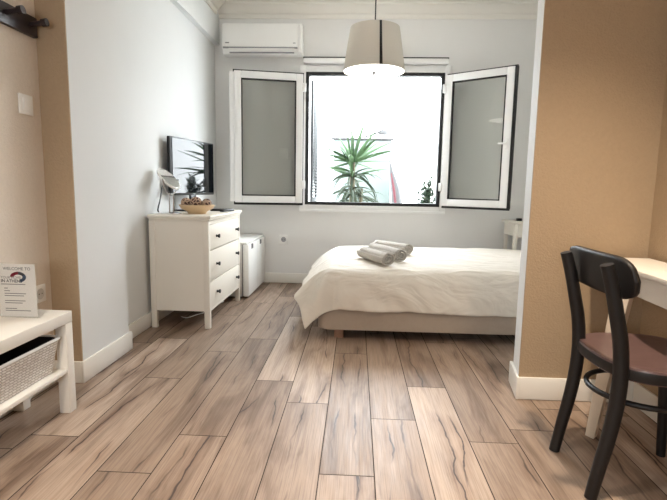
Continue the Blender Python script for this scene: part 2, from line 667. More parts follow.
box_struct('ceiling', M['ceiling'], (-2.0, 2.45, YB - 0.1, 6.12, H, H + 0.1))
box_struct('wall_back', M['wall_grey'], (BX0 - 0.2, WX0, BY1, BY1 + 0.2, 0, H), (WX1, BX1 + 0.2, BY1, BY1 + 0.2, 0, H),
           (WX0, WX1, BY1, BY1 + 0.2, 0, WZ0), (WX0, WX1, BY1, BY1 + 0.2, WZ1, H))
box_struct('wall_left', M['wall_white'], (BX0 - 0.2, BX0, 3.315, BY1, 0, H))
box_struct('wall_right', M['wall_grey'], (BX1, BX1 + 0.2, PARY, BY1, 0, H))
box_struct('wall_pillar', M['wall_white'], (BX0 - 0.2, -1.632, PY + 0.01, 3.315, 0, H))
box_struct('wall_pillar_face', M['wall_tan'], (XL - 0.1, -1.632, PY, PY + 0.01, 0, H))
box_struct('wall_hall_left', M['wall_beige'], (XL - 0.15, XL, YB, PY, 0, H))
box_struct('wall_hall_right', M['wall_tan'], (XR, XR + 0.15, YB, PY, 0, H))
box_struct('wall_hall_behind', M['wall_beige'], (XL - 0.15, -1.1, YB - 0.15, YB, 0, H), (-0.2, XR + 0.15, YB - 0.15, YB, 0, H),
           (-1.1, -0.2, YB - 0.15, YB, 0, 1.0), (-1.1, -0.2, YB - 0.15, YB, 1.7, H))  # hole in the unseen wall, added to let fill light in
b = MB()
b.frame(-1.13, -0.17, 0.97, 1.73, 0.06, YB - 0.03, YB + 0.02, lambda x, y, z: (x, y, z), 0.005)
struct(b.build('fill_opening_frame', M['upvc']))  # frame around the added fill-light opening, no known window there
b = MB()
b.prism([(PARX, PY + 0.01), (BX1 + 0.2, PY + 0.01), (BX1 + 0.2, PARY), (PARX + 0.045, PARY)], 0, H)
struct(b.build('wall_partition', M['wall_white'], smooth=False))
box_struct('wall_partition_face', M['wall_tan'], (PARX, XR + 0.15, PY, PY + 0.01, 0, H))
# soffit beam along the left wall and the mouldings under the ceiling
box_struct('trim_1', M['wall_white'], (BX0, -1.675, 3.315, BY1, 2.86, H))
CP = [(0, 0), (0.016, 0), (0.022, 0.02), (0.022, 0.045), (0.04, 0.055), (0.05, 0.075), (0.075, 0.105), (0.105, 0.125),
      (0.125, 0.13), (0.125, 0.15), (0.15, 0.155), (0.15, 0.18), (0, 0.18)]
b = MB()
b.prism(CP, -1.675, BX1, fn=lambda a, z, c: (c, BY1 - a, H - 0.18 + z))
struct(b.build('trim_2', M['trim'], angle=20))
b = MB()
b.prism(CP, 3.315, BY1 - 0.15, fn=lambda a, z, c: (-1.675 + a, c, H - 0.18 + z))
struct(b.build('trim_3', M['trim'], angle=20))


def baseboard(name, x0, x1, y0, y1, h=0.125):
    b = MB()
    b.box(x0, x1, y0, y1, 0.001, h, 0.006)
    return struct(b.build(name, M['trim']))


baseboard('baseboard_back', BX0, BX1, BY1 - 0.018, BY1)
baseboard('baseboard_left', BX0, BX0 + 0.016, 3.332, BY1 - 0.018)
b = MB()
b.box(-1.632, -1.614, PY - 0.018, 3.315 + 0.018, 0.001, 0.135, 0.005)
b.box(XL, -1.632, PY - 0.018, PY, 0.001, 0.135, 0.005)
b.box(BX0, -1.632, 3.315, 3.333, 0.001, 0.135, 0.005)
struct(b.build('baseboard_pillar', M['trim']))
baseboard('baseboard_hall_left', XL, XL + 0.016, YB, PY - 0.018, 0.135)
b = MB()
b.prism([(PARX - 0.016, PY - 0.016), (PARX, PY - 0.016), (PARX + 0.045, PARY + 0.016), (PARX + 0.027, PARY + 0.016)], 0.001, 0.135, bev=0.004)
b.box(PARX, XR, PY - 0.016, PY, 0.001, 0.135, 0.006)
b.box(PARX + 0.046, BX1, PARY, PARY + 0.016, 0.001, 0.135, 0.006)
struct(b.build('baseboard_partition', M['trim']))
baseboard('baseboard_hall_right', XR - 0.016, XR, YB, PY - 0.016, 0.135)

# ---- window: outer frame, gaskets, two casements swung into the room
win = bpy.data.objects.new('window_1', None)
C.objects.link(win)
win.location = Vector((0.18, BY1, WZ0)) * U
win['_base'] = (0.18, BY1, WZ0)
struct(win)
ident = lambda x, y, z: (x, y, z)
b = MB()
b.frame(-0.705, 1.075, 0.925, 2.64, 0.075, BY1 - 0.022, BY1 + 0.02, ident, 0.005)
b.frame(-0.66, 1.03, 0.965, 2.58, 0.045, BY1 - 0.035, BY1 + 0.09, ident, 0.004)
struct(b.build('window_frame', M['upvc'], win))
b = MB()
b.frame(-0.632, 1.002, 0.99, 2.555, 0.038, BY1 - 0.04, BY1 + 0.06, ident, 0.003)
struct(b.build('window_gasket', M['gasket'], win))
b = MB()
b.box(-0.70, 1.07, BY1 - 0.05, BY1, 0.905, 0.935, 0.006)
struct(b.build('window_sill', M['upvc'], win))
b = MB()
b.box(-0.66, 1.03, BY1 - 0.085, BY1 - 0.001, 2.645, 2.705, 0.012)
struct(b.build('blind_box', M['upvc'], win))
b = MB()
b.box(-0.665, 1.035, BY1 - 0.06, BY1 - 0.001, 2.706, 2.722, 0.002)
struct(b.build('blind_box_gap', M['gasket'], win))


def casement(hx, hy, ang, side):
    """hinge at (hx,hy); the sash runs at angle ang from there; d grows towards the viewer."""
    ux, uy = math.cos(ang), math.sin(ang)
    nx, ny = (-uy, ux) if side < 0 else (uy, -ux)
    fn = lambda a, d, z: (hx + ux * a + nx * d, hy + uy * a + ny * d, z)
    z0, z1, W = 1.008, 2.517, (0.80 if side < 0 else 0.785)
    s = MB()
    s.frame(0.0, W, z0, z1, 0.085, -0.005, 0.05, fn, 0.006)
    if side < 0:
        s.box(W, W + 0.055, -0.02, 0.03, z0 + 0.012, z1 - 0.012, 0.005, fn=fn)
    sash = struct(s.build('casement', M['upvc'], win))
    g = MB()
    g.frame(-0.014, W + 0.014, z0 - 0.028, z1 + 0.024, 0.04, -0.022, -0.006, fn, 0.002)
    g.frame(0.081, W - 0.081, z0 + 0.081, z1 - 0.081, 0.014, 0.020, 0.0512, fn)
    if side > 0:
        g.box(W - 0.002, W + 0.018, -0.03, 0.044, z0 - 0.012, z1 + 0.012, 0.002, fn=fn)
    struct(g.build('casement_gasket', M['gasket'], sash))
    p_ = MB()
    p_.box(0.08, W - 0.08, 0.018, 0.026, z0 + 0.08, z1 - 0.08, fn=fn)
    struct(p_.build('glass_pane', M['glass'], sash, smooth=False))
    for zz in (z0 + 0.17, z1 - 0.2):
        h_ = MB()
        h_.box(-0.035, 0.012, 0.012, 0.06, zz, zz + 0.10, 0.008, fn=fn)
        struct(h_.build('hinge', M['upvc'], sash))
    if side > 0:
        h_ = MB()
        h_.box(W - 0.055, W - 0.02, 0.05, 0.066, 1.66, 1.76, 0.006, fn=fn)
        h_.box(W - 0.13, W - 0.03, 0.062, 0.08, 1.70, 1.722, 0.006, fn=fn)
        struct(h_.build('window_handle', M['upvc'], sash))


casement(-0.668, BY1 - 0.045, math.atan2(-0.18, -0.795), -1)
casement(1.035, BY1 - 0.045, math.atan2(-0.47, 0.665), 1)

# ---- courtyard beyond the window
box_struct('ground', M['court_floor'], (-4.5, 5.0, 6.15, 11.0, -0.3, -0.1))
box_struct('wall_courtyard', M['court'], (-4.5, 5.0, 9.8, 10.0, -0.1, 2.9))
# shutter folded back outside, edge on
sh = thing('window_shutter', 'pale louvred shutter opened outward at the left of the window', 'shutter', (-0.585, 6.5, 1.0))
fs = lambda a, d, z: (-0.60 + d, a, z)
b = MB()
b.frame(6.17, 6.92, 1.0, 2.52, 0.07, 0, 0.035, fs, 0.003)
b.build('shutter_frame', M['shutter'], sh)
b = MB()
for i in range(34):
    z = 1.085 + i * 0.0405
    b.prism([(0.0, 0), (0.045, 0.03), (0.045, 0.036), (0.0, 0.006)], 6.24, 6.85, fn=lambda a, zz, c, z=z: (-0.60 + a, c, z + zz))
b.build('louvres', M['shutter'], sh, smooth=False)

# glazed mint panel with dark rail
pn = thing('garden_screen', 'pale mint screen panel with dark top rail outside behind the yucca', 'screen', (0.08, 8.2, -0.1))
MB().box(-0.40, 0.56, 8.18, 8.21, 0.0, 1.99, 0.004).build('panel', M['panel'], pn)
MB().box(-0.44, 0.60, 8.16, 8.23, 1.99, 2.03, 0.006).build('rail', M['rail'], pn)
for x in (-0.38, 0.54):
    MB().box(x - 0.02, x + 0.02, 8.215, 8.25, -0.1, 1.985, 0.004).build('post', M['plastic'], pn)
lp = thing('garden_spotlight', 'small chrome and black spotlight fixed above the mint screen outside', 'lamp', (0.46, 8.195, 2.03))
b = MB()
b.tube([(0.10, 8.195, 2.044), (0.28, 8.195, 2.10), (0.40, 8.195, 2.16), (0.50, 8.195, 2.15), (0.56, 8.195, 2.075)], 0.016, 8)
b.build('arm', M['rail'], lp)
b = MB()
b.tube([(0.34, 8.195, 2.10), (0.44, 8.195, 2.13), (0.47, 8.195, 2.09)], [0.012, 0.05, 0.07], 14)
b.build('lamp_head', M['rail'], lp)

# furled garden parasol leaning
um = thing('garden_parasol', 'grey and red furled parasol leaning outside the window', 'parasol', (0.66, 8.0, -0.1))
b = MB()
b.tube([(0.53, 8.0, 1.66), (0.56, 8.0, 1.5), (0.63, 8.0, 1.2), (0.70, 8.0, 0.7), (0.71, 8.0, 0.55)], [0.008, 0.03, 0.075, 0.115, 0.05], 10)
b.build('canopy', M['cloth_grey'], um)
b = MB()
b.tube([(0.555, 7.94, 1.45), (0.60, 7.90, 1.2), (0.665, 7.87, 0.75)], [0.01, 0.022, 0.02], 8)
b.build('red_strap', M['cloth_red'], um)
MB().tube([(0.71, 8.0, 0.56), (0.74, 8.0, -0.09)], 0.018, 8).build('pole', M['chrome'], um)


def blade(bm, base, az, elev, length, width, droop, n=8, fold=0.25, roll=0.0):
    """one bent strap leaf."""
    pos = Vector(base)
    e = elev
    L_, Rr, Mm = [], [], []
    side = Vector((-math.sin(az), math.cos(az), 0))
    for i in range(n + 1):
        t = i / n
        d = Vector((math.cos(az) * math.cos(e), math.sin(az) * math.cos(e), math.sin(e)))
        up0 = side.cross(d)
        sd = side * math.cos(roll) + up0 * math.sin(roll)
        up = sd.cross(d)
        w = width * (0.45 + 2.0 * t) if t < 0.27 else width * max(0.0, (1 - ((t - 0.27) / 0.73) ** 1.6))
        if i == n:
            w = 0.0005
        L_.append(bm.verts.new(pos + sd * w))
        Mm.append(bm.verts.new(pos - up * w * fold))
        Rr.append(bm.verts.new(pos - sd * w))
        pos = pos + d * (length / n)
        e -= droop / n * (0.4 + 1.2 * t)
    for i in range(n):
        bm.faces.new((L_[i], L_[i + 1], Mm[i + 1], Mm[i]))
        bm.faces.new((Mm[i], Mm[i + 1], Rr[i + 1], Rr[i]))


yu = thing('potted_yucca', 'tall potted yucca with drooping strap leaves outside the window', 'plant', (-0.02, 6.85, -0.1))
rnd = random.Random(11)
b = MB()
for i in range(20):
    az = rnd.uniform(0, 2 * PI)
    zz = rnd.uniform(1.32, 1.56)
    blade(b.bm, (-0.065 + 0.02 * math.cos(az), 6.85 + 0.02 * math.sin(az), zz), az,
          R(rnd.uniform(0, 80)), rnd.uniform(0.5, 0.72) * (0.7 if math.cos(az) < -0.4 else 1), rnd.uniform(0.020, 0.030), R(rnd.uniform(5, 60)), roll=rnd.uniform(-1.2, 1.2))
for (az, el, ln) in ((176, 8, 0.6), (4, 6, 0.62), (170, -12, 0.55), (12, -15, 0.55), (100, 70, 0.62), (120, 84, 0.66), (180, 30, 0.68), (5, 32, 0.7), (0, 58, 0.66), (150, 42, 0.55), (30, 40, 0.55), (178, 62, 0.62), (40, 74, 0.74), (350, 20, 0.66), (190, 18, 0.6), (200, 50, 0.5), (330, 45, 0.52), (270, 80, 0.5)):
    blade(b.bm, (-0.06, 6.85, 1.56), R(az), R(el), ln * (0.74 if math.cos(R(az)) < -0.4 else 1), 0.027, R(16), roll=rnd.choice((-1, 1)) * rnd.uniform(0.5, 1.1))
b.build('green_leaves', M['leaf'], yu, smooth=False)
b = MB()
for i in range(70):
    az = rnd.uniform(0, 2 * PI)
    blade(b.bm, (-0.065 + 0.02 * math.cos(az), 6.85 + 0.02 * math.sin(az), rnd.uniform(0.95, 1.45)), az,
          R(rnd.uniform(-40, 25)), rnd.uniform(0.45, 0.7) * (0.75 if math.cos(az) < -0.4 else 1), rnd.uniform(0.013, 0.022), R(rnd.uniform(50, 120)), roll=rnd.uniform(-1.2, 1.2))
b.build('hanging_leaves', M['leaf_dry'], yu, smooth=False)
b = MB()
b.tube([(-0.02, 6.85, 0.32), (-0.06, 6.85, 0.9), (-0.065, 6.86, 1.25), (-0.06, 6.85, 1.56)], [0.05, 0.045, 0.04, 0.03], 12)
b.tube([(-0.02, 6.85, 0.32), (0.05, 6.82, 0.8), (0.07, 6.82, 1.2)], [0.035, 0.03, 0.022], 10)
b.build('trunk', M['bark'], yu)
MB().lathe([(0, -0.1), (0.15, -0.1), (0.2, 0.3), (0.21, 0.33), (0.185, 0.33), (0.18, 0.28), (0, 0.28)], -0.02, 6.85, 28).build('pot', M['terracotta'], yu)

bu = thing('potted_shrub', 'small dark leafy shrub outside at the right edge of the window', 'plant', (1.05, 7.5, -0.1))
b = MB()
stems = MB()
for i in range(16):
    az = rnd.uniform(0, 2 * PI)
    top = Vector((1.07 + 0.14 * math.cos(az) * rnd.random(), 7.5 + 0.14 * math.sin(az) * rnd.random(), rnd.uniform(1.05, 1.38)))
    root = Vector((1.06, 7.5, 0.3))
    stems.tube([root, root.lerp(top, 0.5) + Vector((0.02, 0, 0)), top], [0.01, 0.008, 0.003], 6)
    for j in range(44):
        q = root.lerp(top, rnd.uniform(0.45, 1.0))
        blade(b.bm, q, rnd.uniform(0, 2 * PI), R(rnd.uniform(-20, 60)), rnd.uniform(0.08, 0.13), 0.02, R(40), 4)
b.build('leaves', M['leaf_bush'], bu, smooth=False)
stems.build('stems', M['bark'], bu)
MB().lathe([(0, -0.1), (0.13, -0.1), (0.17, 0.28), (0.18, 0.31), (0.155, 0.31), (0.15, 0.26), (0, 0.26)], 1.06, 7.5, 24).build('pot', M['terracotta'], bu)

# ---------------------------------------------------------------- air conditioner
ac = thing('air_conditioner', 'white wall-mounted split air conditioner above the left casement', 'air conditioner', (-1.12, BY1 - 0.1, 2.70))
AX0, AX1 = -1.585, -0.665
prof = [(0.0, 2.725), (0.10, 2.712), (0.16, 2.716), (0.185, 2.74), (0.205, 2.79), (0.215, 2.84), (0.215, 3.03), (0.195, 3.045), (0.0, 3.045)]
b = MB()
b.prism([(a, z) for a, z in prof], AX0, AX1, fn=lambda a, z, c: (c, BY1 - 0.002 - a, z), bev=0.0)
b.build('body', M['plastic'], ac, angle=25)
b = MB()
b.box(AX0 + 0.006, AX1 - 0.045, BY1 - 0.228, BY1 - 0.212, 2.785, 3.035, 0.006)
b.build('front_panel', M['plastic'], ac)
b = MB()
b.box(AX1 - 0.043, AX1 + 0.004, BY1 - 0.222, BY1 - 0.01, 2.722, 3.04, 0.02, 3)
b.build('end_cap', M['plastic'], ac)
b = MB()
b.prism([(0.192, 2.742), (0.214, 2.783), (0.220, 2.781), (0.198, 2.74)], AX0 + 0.075, AX1 - 0.085, fn=lambda a, z, c: (c, BY1 - 0.004 - a, z))
b.build('air_flap', M['plastic'], ac)
b = MB()
b.box(AX0 + 0.01, AX1 - 0.05, BY1 - 0.2235, BY1 - 0.19, 2.771, 2.7845)
b.box(AX0 + 0.08, AX1 - 0.09, BY1 - 0.194, BY1 - 0.17, 2.724, 2.734)
b.build('air_slot', M['plastic_dark'], ac)
b = MB()
b.box(AX0 + 0.04, AX0 + 0.085, BY1 - 0.2295, BY1 - 0.227, 2.82, 2.833)
b.build('badge', M['plastic_dark'], ac)
b = MB()
b.box(AX1 - 0.10, AX1 - 0.07, BY1 - 0.2295, BY1 - 0.227, 2.82, 2.829)
b.build('display_mark', M['plastic_dark'], ac)

# ---------------------------------------------------------------- pendant lamp
LX, LY = 0.125, 4.35
la = thing('pendant_lamp', 'drum pendant lamp with beige linen shade and black seam in front of the window', 'lamp', (LX, LY, H))
zb, zt, rb, rt = 2.205, 2.565, 0.268, 0.212
MB().lathe([(rb, zb), (rt, zt), (rt - 0.005, zt), (rb - 0.005, zb)], LX, LY, 64, close=True).build('lamp_shade', M['shade'], la)
b = MB()
a0 = R(-79.5)
for s_, (r_, z_) in enumerate(((rb, zb), (rt, zt))):
    pass
vs = []
for (r_, z_) in ((rb + 0.002, zb), (rt + 0.002, zt)):
    row = []
    for da in (-2.6, -0.9, 0.9, 2.6):
        a = a0 + R(da)
        row.append(b.bm.verts.new((LX + r_ * math.cos(a), LY + r_ * math.sin(a), z_)))
    vs.append(row)
for i in range(3):
    b.bm.faces.new((vs[0][i], vs[0][i + 1], vs[1][i + 1], vs[1][i]))
b.build('seam_band', M['stripe'], la, solid=0.002)
MB().lathe([(0, zb + 0.002), (rb - 0.007, zb + 0.002), (rb - 0.007, zb + 0.008), (0, zb + 0.008)], LX, LY, 64).build('diffuser', M['bulb'], la)
MB().lathe([(0, zb - 0.035), (0.006, zb - 0.03), (0.012, zb - 0.012), (0.02, zb - 0.006), (0.02, zb + 0.001), (0, zb + 0.001)], LX, LY, 16).build('finial', M['plastic_dark'], la)
b = MB()
b.tube([(LX, LY, H - 0.06), (LX, LY, zt - 0.06)], 0.006, 8)
b.build('cord', M['black_plastic'], la)
b = MB()
b.lathe([(0, zt - 0.06), (0.03, zt - 0.06), (0.03, zt - 0.16), (0, zt - 0.16)], LX, LY, 16)
for k in range(3):
    a = 2 * PI * k / 3 + 0.4
    b.tube([(LX + 0.025 * math.cos(a), LY + 0.025 * math.sin(a), zt - 0.08), (LX + (rt - 0.004) * math.cos(a), LY + (rt - 0.004) * math.sin(a), zt - 0.01)], 0.004, 6)
b.build('lamp_holder', M['plastic'], la)
MB().lathe([(0, H - 0.001), (0.06, H - 0.001), (0.055, H - 0.05), (0.01, H - 0.065), (0, H - 0.065)], LX, LY, 24).build('ceiling_rose', M['plastic'], la)
light('pendant_bulb', 'POINT', (LX, LY, 2.42), 66, (1.0, 0.98, 0.95), shadow_soft_size=0.05)

# ---------------------------------------------------------------- dresser
DX0, DX1, DY0, DY1, DZ = -1.705, -1.205, 3.868, 4.93, 0.955
dr = thing('chest_of_drawers', 'white three-drawer chest with black knobs against the left wall', 'dresser', ((DX0 + DX1) / 2, (DY0 + DY1) / 2, 0))
MB().box(DX0 - 0.008, DX1 + 0.022, DY0 - 0.018, DY1 + 0.018, DZ - 0.026, DZ, 0.007).build('top', M['white_wood'], dr)
MB().box(DX0 + 0.002, DX1 + 0.008, DY0 - 0.006, DY1 + 0.006, DZ - 0.045, DZ - 0.0265, 0.006).build('top_moulding', M['white_wood'], dr)
b = MB()
b.box(DX0 + 0.045, DX1 - 0.04, DY0 + 0.008, DY0 + 0.028, 0.15, DZ - 0.046)
b.box(DX0 + 0.045, DX1 - 0.04, DY1 - 0.028, DY1 - 0.008, 0.15, DZ - 0.046)
b.box(DX0 + 0.004, DX0 + 0.02, DY0 + 0.03, DY1 - 0.03, 0.15, DZ - 0.046)
b.box(DX0 + 0.02, DX1 - 0.03, DY0 + 0.03, DY1 - 0.03, 0.15, 0.17)
b.box(DX1 - 0.03, DX1 - 0.004, DY0 + 0.046, DY1 - 0.046, DZ - 0.075, DZ - 0.046)
b.box(DX1 - 0.03, DX1 - 0.004, DY0 + 0.046, DY1 - 0.046, 0.145, 0.165)
b.build('carcass', M['white_wood'], dr, smooth=False)
for x in (DX0, DX1 - 0.046):
    for y in (DY0, DY1 - 0.046):
        MB().box(x, x + 0.046, y, y + 0.046, 0.0, DZ - 0.046, 0.004).build('leg', M['white_wood'], dr)
for (z0, z1) in ((0.662, 0.876), (0.398, 0.655), (0.168, 0.391)):
    d_ = MB().box(DX1 - 0.024, DX1 - 0.002, DY0 + 0.05, DY1 - 0.05, z0, z1, 0.003).build('drawer', M['white_wood'], dr)
    MB().box(DX0 + 0.05, DX1 - 0.0245, DY0 + 0.06, DY1 - 0.06, z0 + 0.02, z1 - 0.04).build('drawer_box', M['white_wood'], d_, smooth=False)
    for y in (4.09, 4.765):
        zc = (z0 + z1) / 2
        b = MB()
        b.tube([(DX1 - 0.002, y, zc), (DX1 + 0.008, y, zc), (DX1 + 0.012, y, zc), (DX1 + 0.022, y, zc), (DX1 + 0.03, y, zc), (DX1 + 0.033, y, zc)],
               [0.012, 0.009, 0.008, 0.018, 0.017, 0.008], 14)
        b.build('knob', M['knob'], d_)
b = MB()
b.tube([(-1.58, 4.2, 0.012), (-1.50, 4.12, 0.012), (-1.42, 4.10, 0.05), (-1.36, 4.16, 0.06), (-1.40, 4.3, 0.02), (-1.42, 4.5, 0.012), (-1.34, 4.62, 0.05), (-1.31, 4.72, 0.03), (-1.38, 4.84, 0.012)], 0.0045, 8)
tag(b.build('extension_cable', M['plastic'], sub=2), 'white cable looped on the floor beneath the chest of drawers', 'cable')

# ---------------------------------------------------------------- mini fridge
fx0, fx1, fy0, fy1, fz = -1.70, -1.125, 4.985, 5.885, 0.60
fr = thing('mini_fridge', 'low white mini fridge with dark recessed grips between dresser and back wall', 'fridge', (-1.41, 5.43, 0))
MB().box(fx0, fx1 - 0.075, fy0 + 0.008, fy1 - 0.008, 0.02, fz - 0.012, 0.01).build('body', M['plastic'], fr)
MB().box(fx0, fx1 - 0.02, fy0, fy1, fz - 0.0115, fz + 0.012, 0.01).build('top', M['plastic'], fr)
ym = (fy0 + fy1) / 2 - 0.02
for (ya, yb) in ((fy0, ym), (ym + 0.003, fy1)):
    d_ = MB().box(fx1 - 0.066, fx1, ya, yb, 0.025, fz - 0.014, 0.012).build('door', M['plastic'], fr)
    yc = (ya + yb) / 2 - 0.04
    b = MB()
    b.box(fx1 - 0.02, fx1 + 0.003, yc - 0.045, yc + 0.045, fz - 0.075, fz - 0.02, 0.006)
    b.build('recessed_grip', M['black_plastic'], d_)
MB().box(fx1 - 0.0755, fx1 - 0.0655, fy0 + 0.012, fy1 - 0.012, 0.03, fz - 0.02).build('door_seal', M['plastic_dark'], fr)
for x in (fx0 + 0.05, fx1 - 0.12):
    for y in (fy0 + 0.05, fy1 - 0.05):
        MB().lathe([(0, 0), (0.02, 0), (0.02, 0.021), (0, 0.021)], x, y, 12).build('foot', M['black_plastic'], fr)

# ---------------------------------------------------------------- television
tv = thing('television', 'black flat-screen television standing angled on the chest of drawers', 'television', (-1.58, 4.62, DZ))
tu = Vector((0.165, 0.785, 0)).normalized()
tn = Vector((tu.y, -tu.x, 0))
T0 = Vector((-1.66, 4.25, 0))
ft = lambda a, d, z: tuple(T0 + tu * a + tn * d + Vector((0, 0, z)))
TW, TZ0, TZ1 = 0.785, 1.105, 1.63
b = MB()
b.box(0, TW, -0.03, 0.0, TZ0, TZ1, 0.006, fn=ft)
b.box(0.12, TW - 0.12, -0.055, -0.03, TZ0 + 0.06, TZ1 - 0.14, 0.012, fn=ft)
b.build('casing', M['black_plastic'], tv)
MB().box(0.035, TW - 0.012, 0.0003, 0.004, TZ0 + 0.022, TZ1 - 0.012, fn=ft).build('screen', M['screen'], tv, smooth=False)
MB().box(TW / 2 - 0.025, TW / 2 + 0.025, 0.0003, 0.003, TZ0 + 0.008, TZ0 + 0.014, fn=ft).build('badge', M['chrome'], tv, smooth=False)
b = MB()
b.box(TW / 2 - 0.05, TW / 2 + 0.05, -0.028, -0.006, DZ + 0.012, TZ0 + 0.03, 0.004, fn=ft)
b.box(TW / 2 - 0.2, TW / 2 + 0.2, -0.10, 0.05, DZ, DZ + 0.014, 0.005, fn=ft)
b.build('stand', M['black_plastic'], tv)
b = MB()
b.tube([(-1.715, 4.205, 1.20), (-1.715, 4.17, 1.13), (-1.70, 4.10, 1.05), (-1.695, 4.02, 0.975), (-1.69, 4.06, 0.963)], 0.007, 8)
tag(b.build('power_cable', M['black_plastic'], sub=1), 'black cable hanging down behind the round mirror on the dresser', 'cable')

# ---------------------------------------------------------------- make-up mirror
mi = thing('makeup_mirror', 'round tilted make-up mirror on a thin chrome stand on the dresser', 'mirror', (-1.60, 4.06, DZ))
mc = Vector((-1.60, 4.06, 1.25))
mn = Vector((0.72, -0.10, 0.68)).normalized()
ma = mn.cross(Vector((0, 0, 1))).normalized() * -1
mb_ = mn.cross(ma)
fm = lambda a, bb, d: mc + ma * a + mb_ * bb + mn * d


def disc(r, d0, d1, seg=40, bev=0.004):
    b = MB()
    rings = [(r - bev, d0), (r, d0 + bev), (r, d1 - bev), (r - bev, d1)]
    vs = [[b.bm.verts.new(fm(q * math.cos(2 * PI * k / seg), q * math.sin(2 * PI * k / seg), d)) for k in range(seg)] for q, d in rings]
    for i in range(3):
        for k in range(seg):
            b.bm.faces.new((vs[i][k], vs[i][(k + 1) % seg], vs[i + 1][(k + 1) % seg], vs[i + 1][k]))
    b.bm.faces.new(vs[0][::-1])
    b.bm.faces.new(vs[-1])
    return b


disc(0.118, -0.012, 0.006).build('mirror_rim', M['plastic'], mi)
disc(0.108, 0.0055, 0.0085, bev=0.001).build('mirror_glass', M['mirror'], mi)
b = MB()
arc = []
for i in range(17):
    t = PI + PI * i / 16
    arc.append(mc + ma * 0.128 * math.cos(t) + Vector((0.02, -0.01, 0.13 * math.sin(t) * 1.0)))
b.tube(arc, 0.005, 8)
b.build('fork', M['chrome'], mi)
b = MB()
cx, cy = mc.x + 0.02, mc.y - 0.01
for dx in (-0.018, 0.018):
    b.tube([(cx + dx, cy, mc.z - 0.128), (cx + dx, cy, DZ + 0.014)], 0.0055, 8)
b.tube([(cx - 0.02, cy, mc.z - 0.129), (cx + 0.02, cy, mc.z - 0.129)], 0.006, 8)
b.build('stem', M['chrome'], mi)
MB().lathe([(0, DZ), (0.085, DZ), (0.085, DZ + 0.006), (0.06, DZ + 0.013), (0, DZ + 0.015)], cx, cy, 32).build('base', M['chrome'], mi)

# ---------------------------------------------------------------- bowl of woven balls, remotes
bx, by = -1.385, 4.13
b = MB()
b.lathe([(0, DZ), (0.075, DZ), (0.08, DZ + 0.012), (0.085, DZ + 0.018), (0.135, DZ + 0.045), (0.152, DZ + 0.075), (0.146, DZ + 0.078),
         (0.128, DZ + 0.052), (0.07, DZ + 0.028), (0, DZ + 0.024)], bx, by, 48)
tag(b.build('fruit_bowl', M['bowl']), 'wide pale wooden footed bowl on the dresser in front of the television', 'bowl')
for (dx, dy, dz, r_, lb) in ((-0.088, -0.02, 0.093, 0.045, 'left brown woven ball in the wooden bowl, nearest the round mirror'),
                             (0.003, -0.035, 0.094, 0.053, 'middle and largest brown woven ball in the wooden bowl'),
                             (0.088, -0.005, 0.089, 0.043, 'right brown woven ball in the wooden bowl, nearest the drawer fronts')):
    s_ = MB().sphere((bx + dx, by + dy, DZ + dz), r_, 24)
    o = tag(s_.build('woven_ball', M['ball'], angle=180), lb, 'decorative ball', 'woven balls in the bowl')


def remote(x, y, ang, ln, w, label):
    ca, sa = math.cos(ang), math.sin(ang)
    fn = lambda a, bb, c: (x + ca * a - sa * bb, y + sa * a + ca * bb, DZ + c)
    t = thing('remote_control', label, 'remote control', (x, y, DZ), 'remote controls on the dresser')
    MB().box(-ln / 2, ln / 2, -w / 2, w / 2, 0.0005, 0.022, 0.006, fn=fn).build('body', M['black_plastic'], t)
    q = MB()
    for i in range(5):
        for j in range(2):
            q.box(-ln / 2 + 0.03 + i * 0.028, -ln / 2 + 0.045 + i * 0.028, -0.014 + j * 0.016, -0.002 + j * 0.016, 0.0215, 0.0245, fn=fn)
    q.build('buttons', M['plastic_dark'], t, smooth=False)


remote(-1.315, 4.62, R(20), 0.20, 0.05, 'black remote control lying right of the bowl, nearer the television')
remote(-1.235, 4.55, R(70), 0.18, 0.045, 'black remote control lying right of the bowl, nearer the drawer fronts')

# ---------------------------------------------------------------- bed
be = thing('bed_frame', 'beige upholstered bed base on short wooden legs', 'bed', (0.9, 4.55, 0))
bx0, bx1, by0, by1 = -0.285, 2.2, 3.69, 5.42


def rrect(x0, x1, y0, y1, r, seg=6):
    pts = []
    for (cx_, cy_, a0_) in ((x1 - r, y1 - r, 0), (x0 + r, y1 - r, 90), (x0 + r, y0 + r, 180), (x1 - r, y0 + r, 270)):
        for i in range(seg + 1):
            a = R(a0_ + 90 * i / seg)
            pts.append((cx_ + r * math.cos(a), cy_ + r * math.sin(a)))
    return pts


b = MB()
b.prism(rrect(bx0, bx1, by0, by1, 0.06), 0.085, 0.285, bev=0.018, seg=3)
b.build('upholstered_base', M['bedbase'], be)
for (x, y) in ((-0.155, 3.75), (-0.155, 5.30), (1.95, 3.75), (1.95, 5.30)):
    MB().box(x, x + 0.075, y, y + 0.075, 0.0, 0.0845, 0.004).build('leg', M['bedleg'], be)
b = MB()
b.prism(rrect(-0.2, 2.15, 3.78, 5.36, 0.09), 0.287, 0.515, bev=0.05, seg=4)
tag(b.build('mattress', M['mattress']), 'white mattress under the duvet on the beige bed base', 'mattress')

# duvet: a sheet that lies on the mattress and falls over its near side and foot
mx0, my0, my1, ztop = -0.13, 3.90, 5.27, 0.565
prof_near = [(0, 0, 0), (0.08, 0.075, -0.006), (0.16, 0.145, -0.035), (0.24, 0.195, -0.095), (0.34, 0.225, -0.19), (0.42, 0.235, -0.27), (0.55, 0.245, -0.40), (0.75, 0.25, -0.58)]
prof_foot = [(0, 0, 0), (0.08, 0.075, -0.008), (0.16, 0.14, -0.045), (0.26, 0.215, -0.105), (0.36, 0.285, -0.180), (0.46, 0.350, -0.255), (0.60, 0.43, -0.375), (0.80, 0.53, -0.53)]


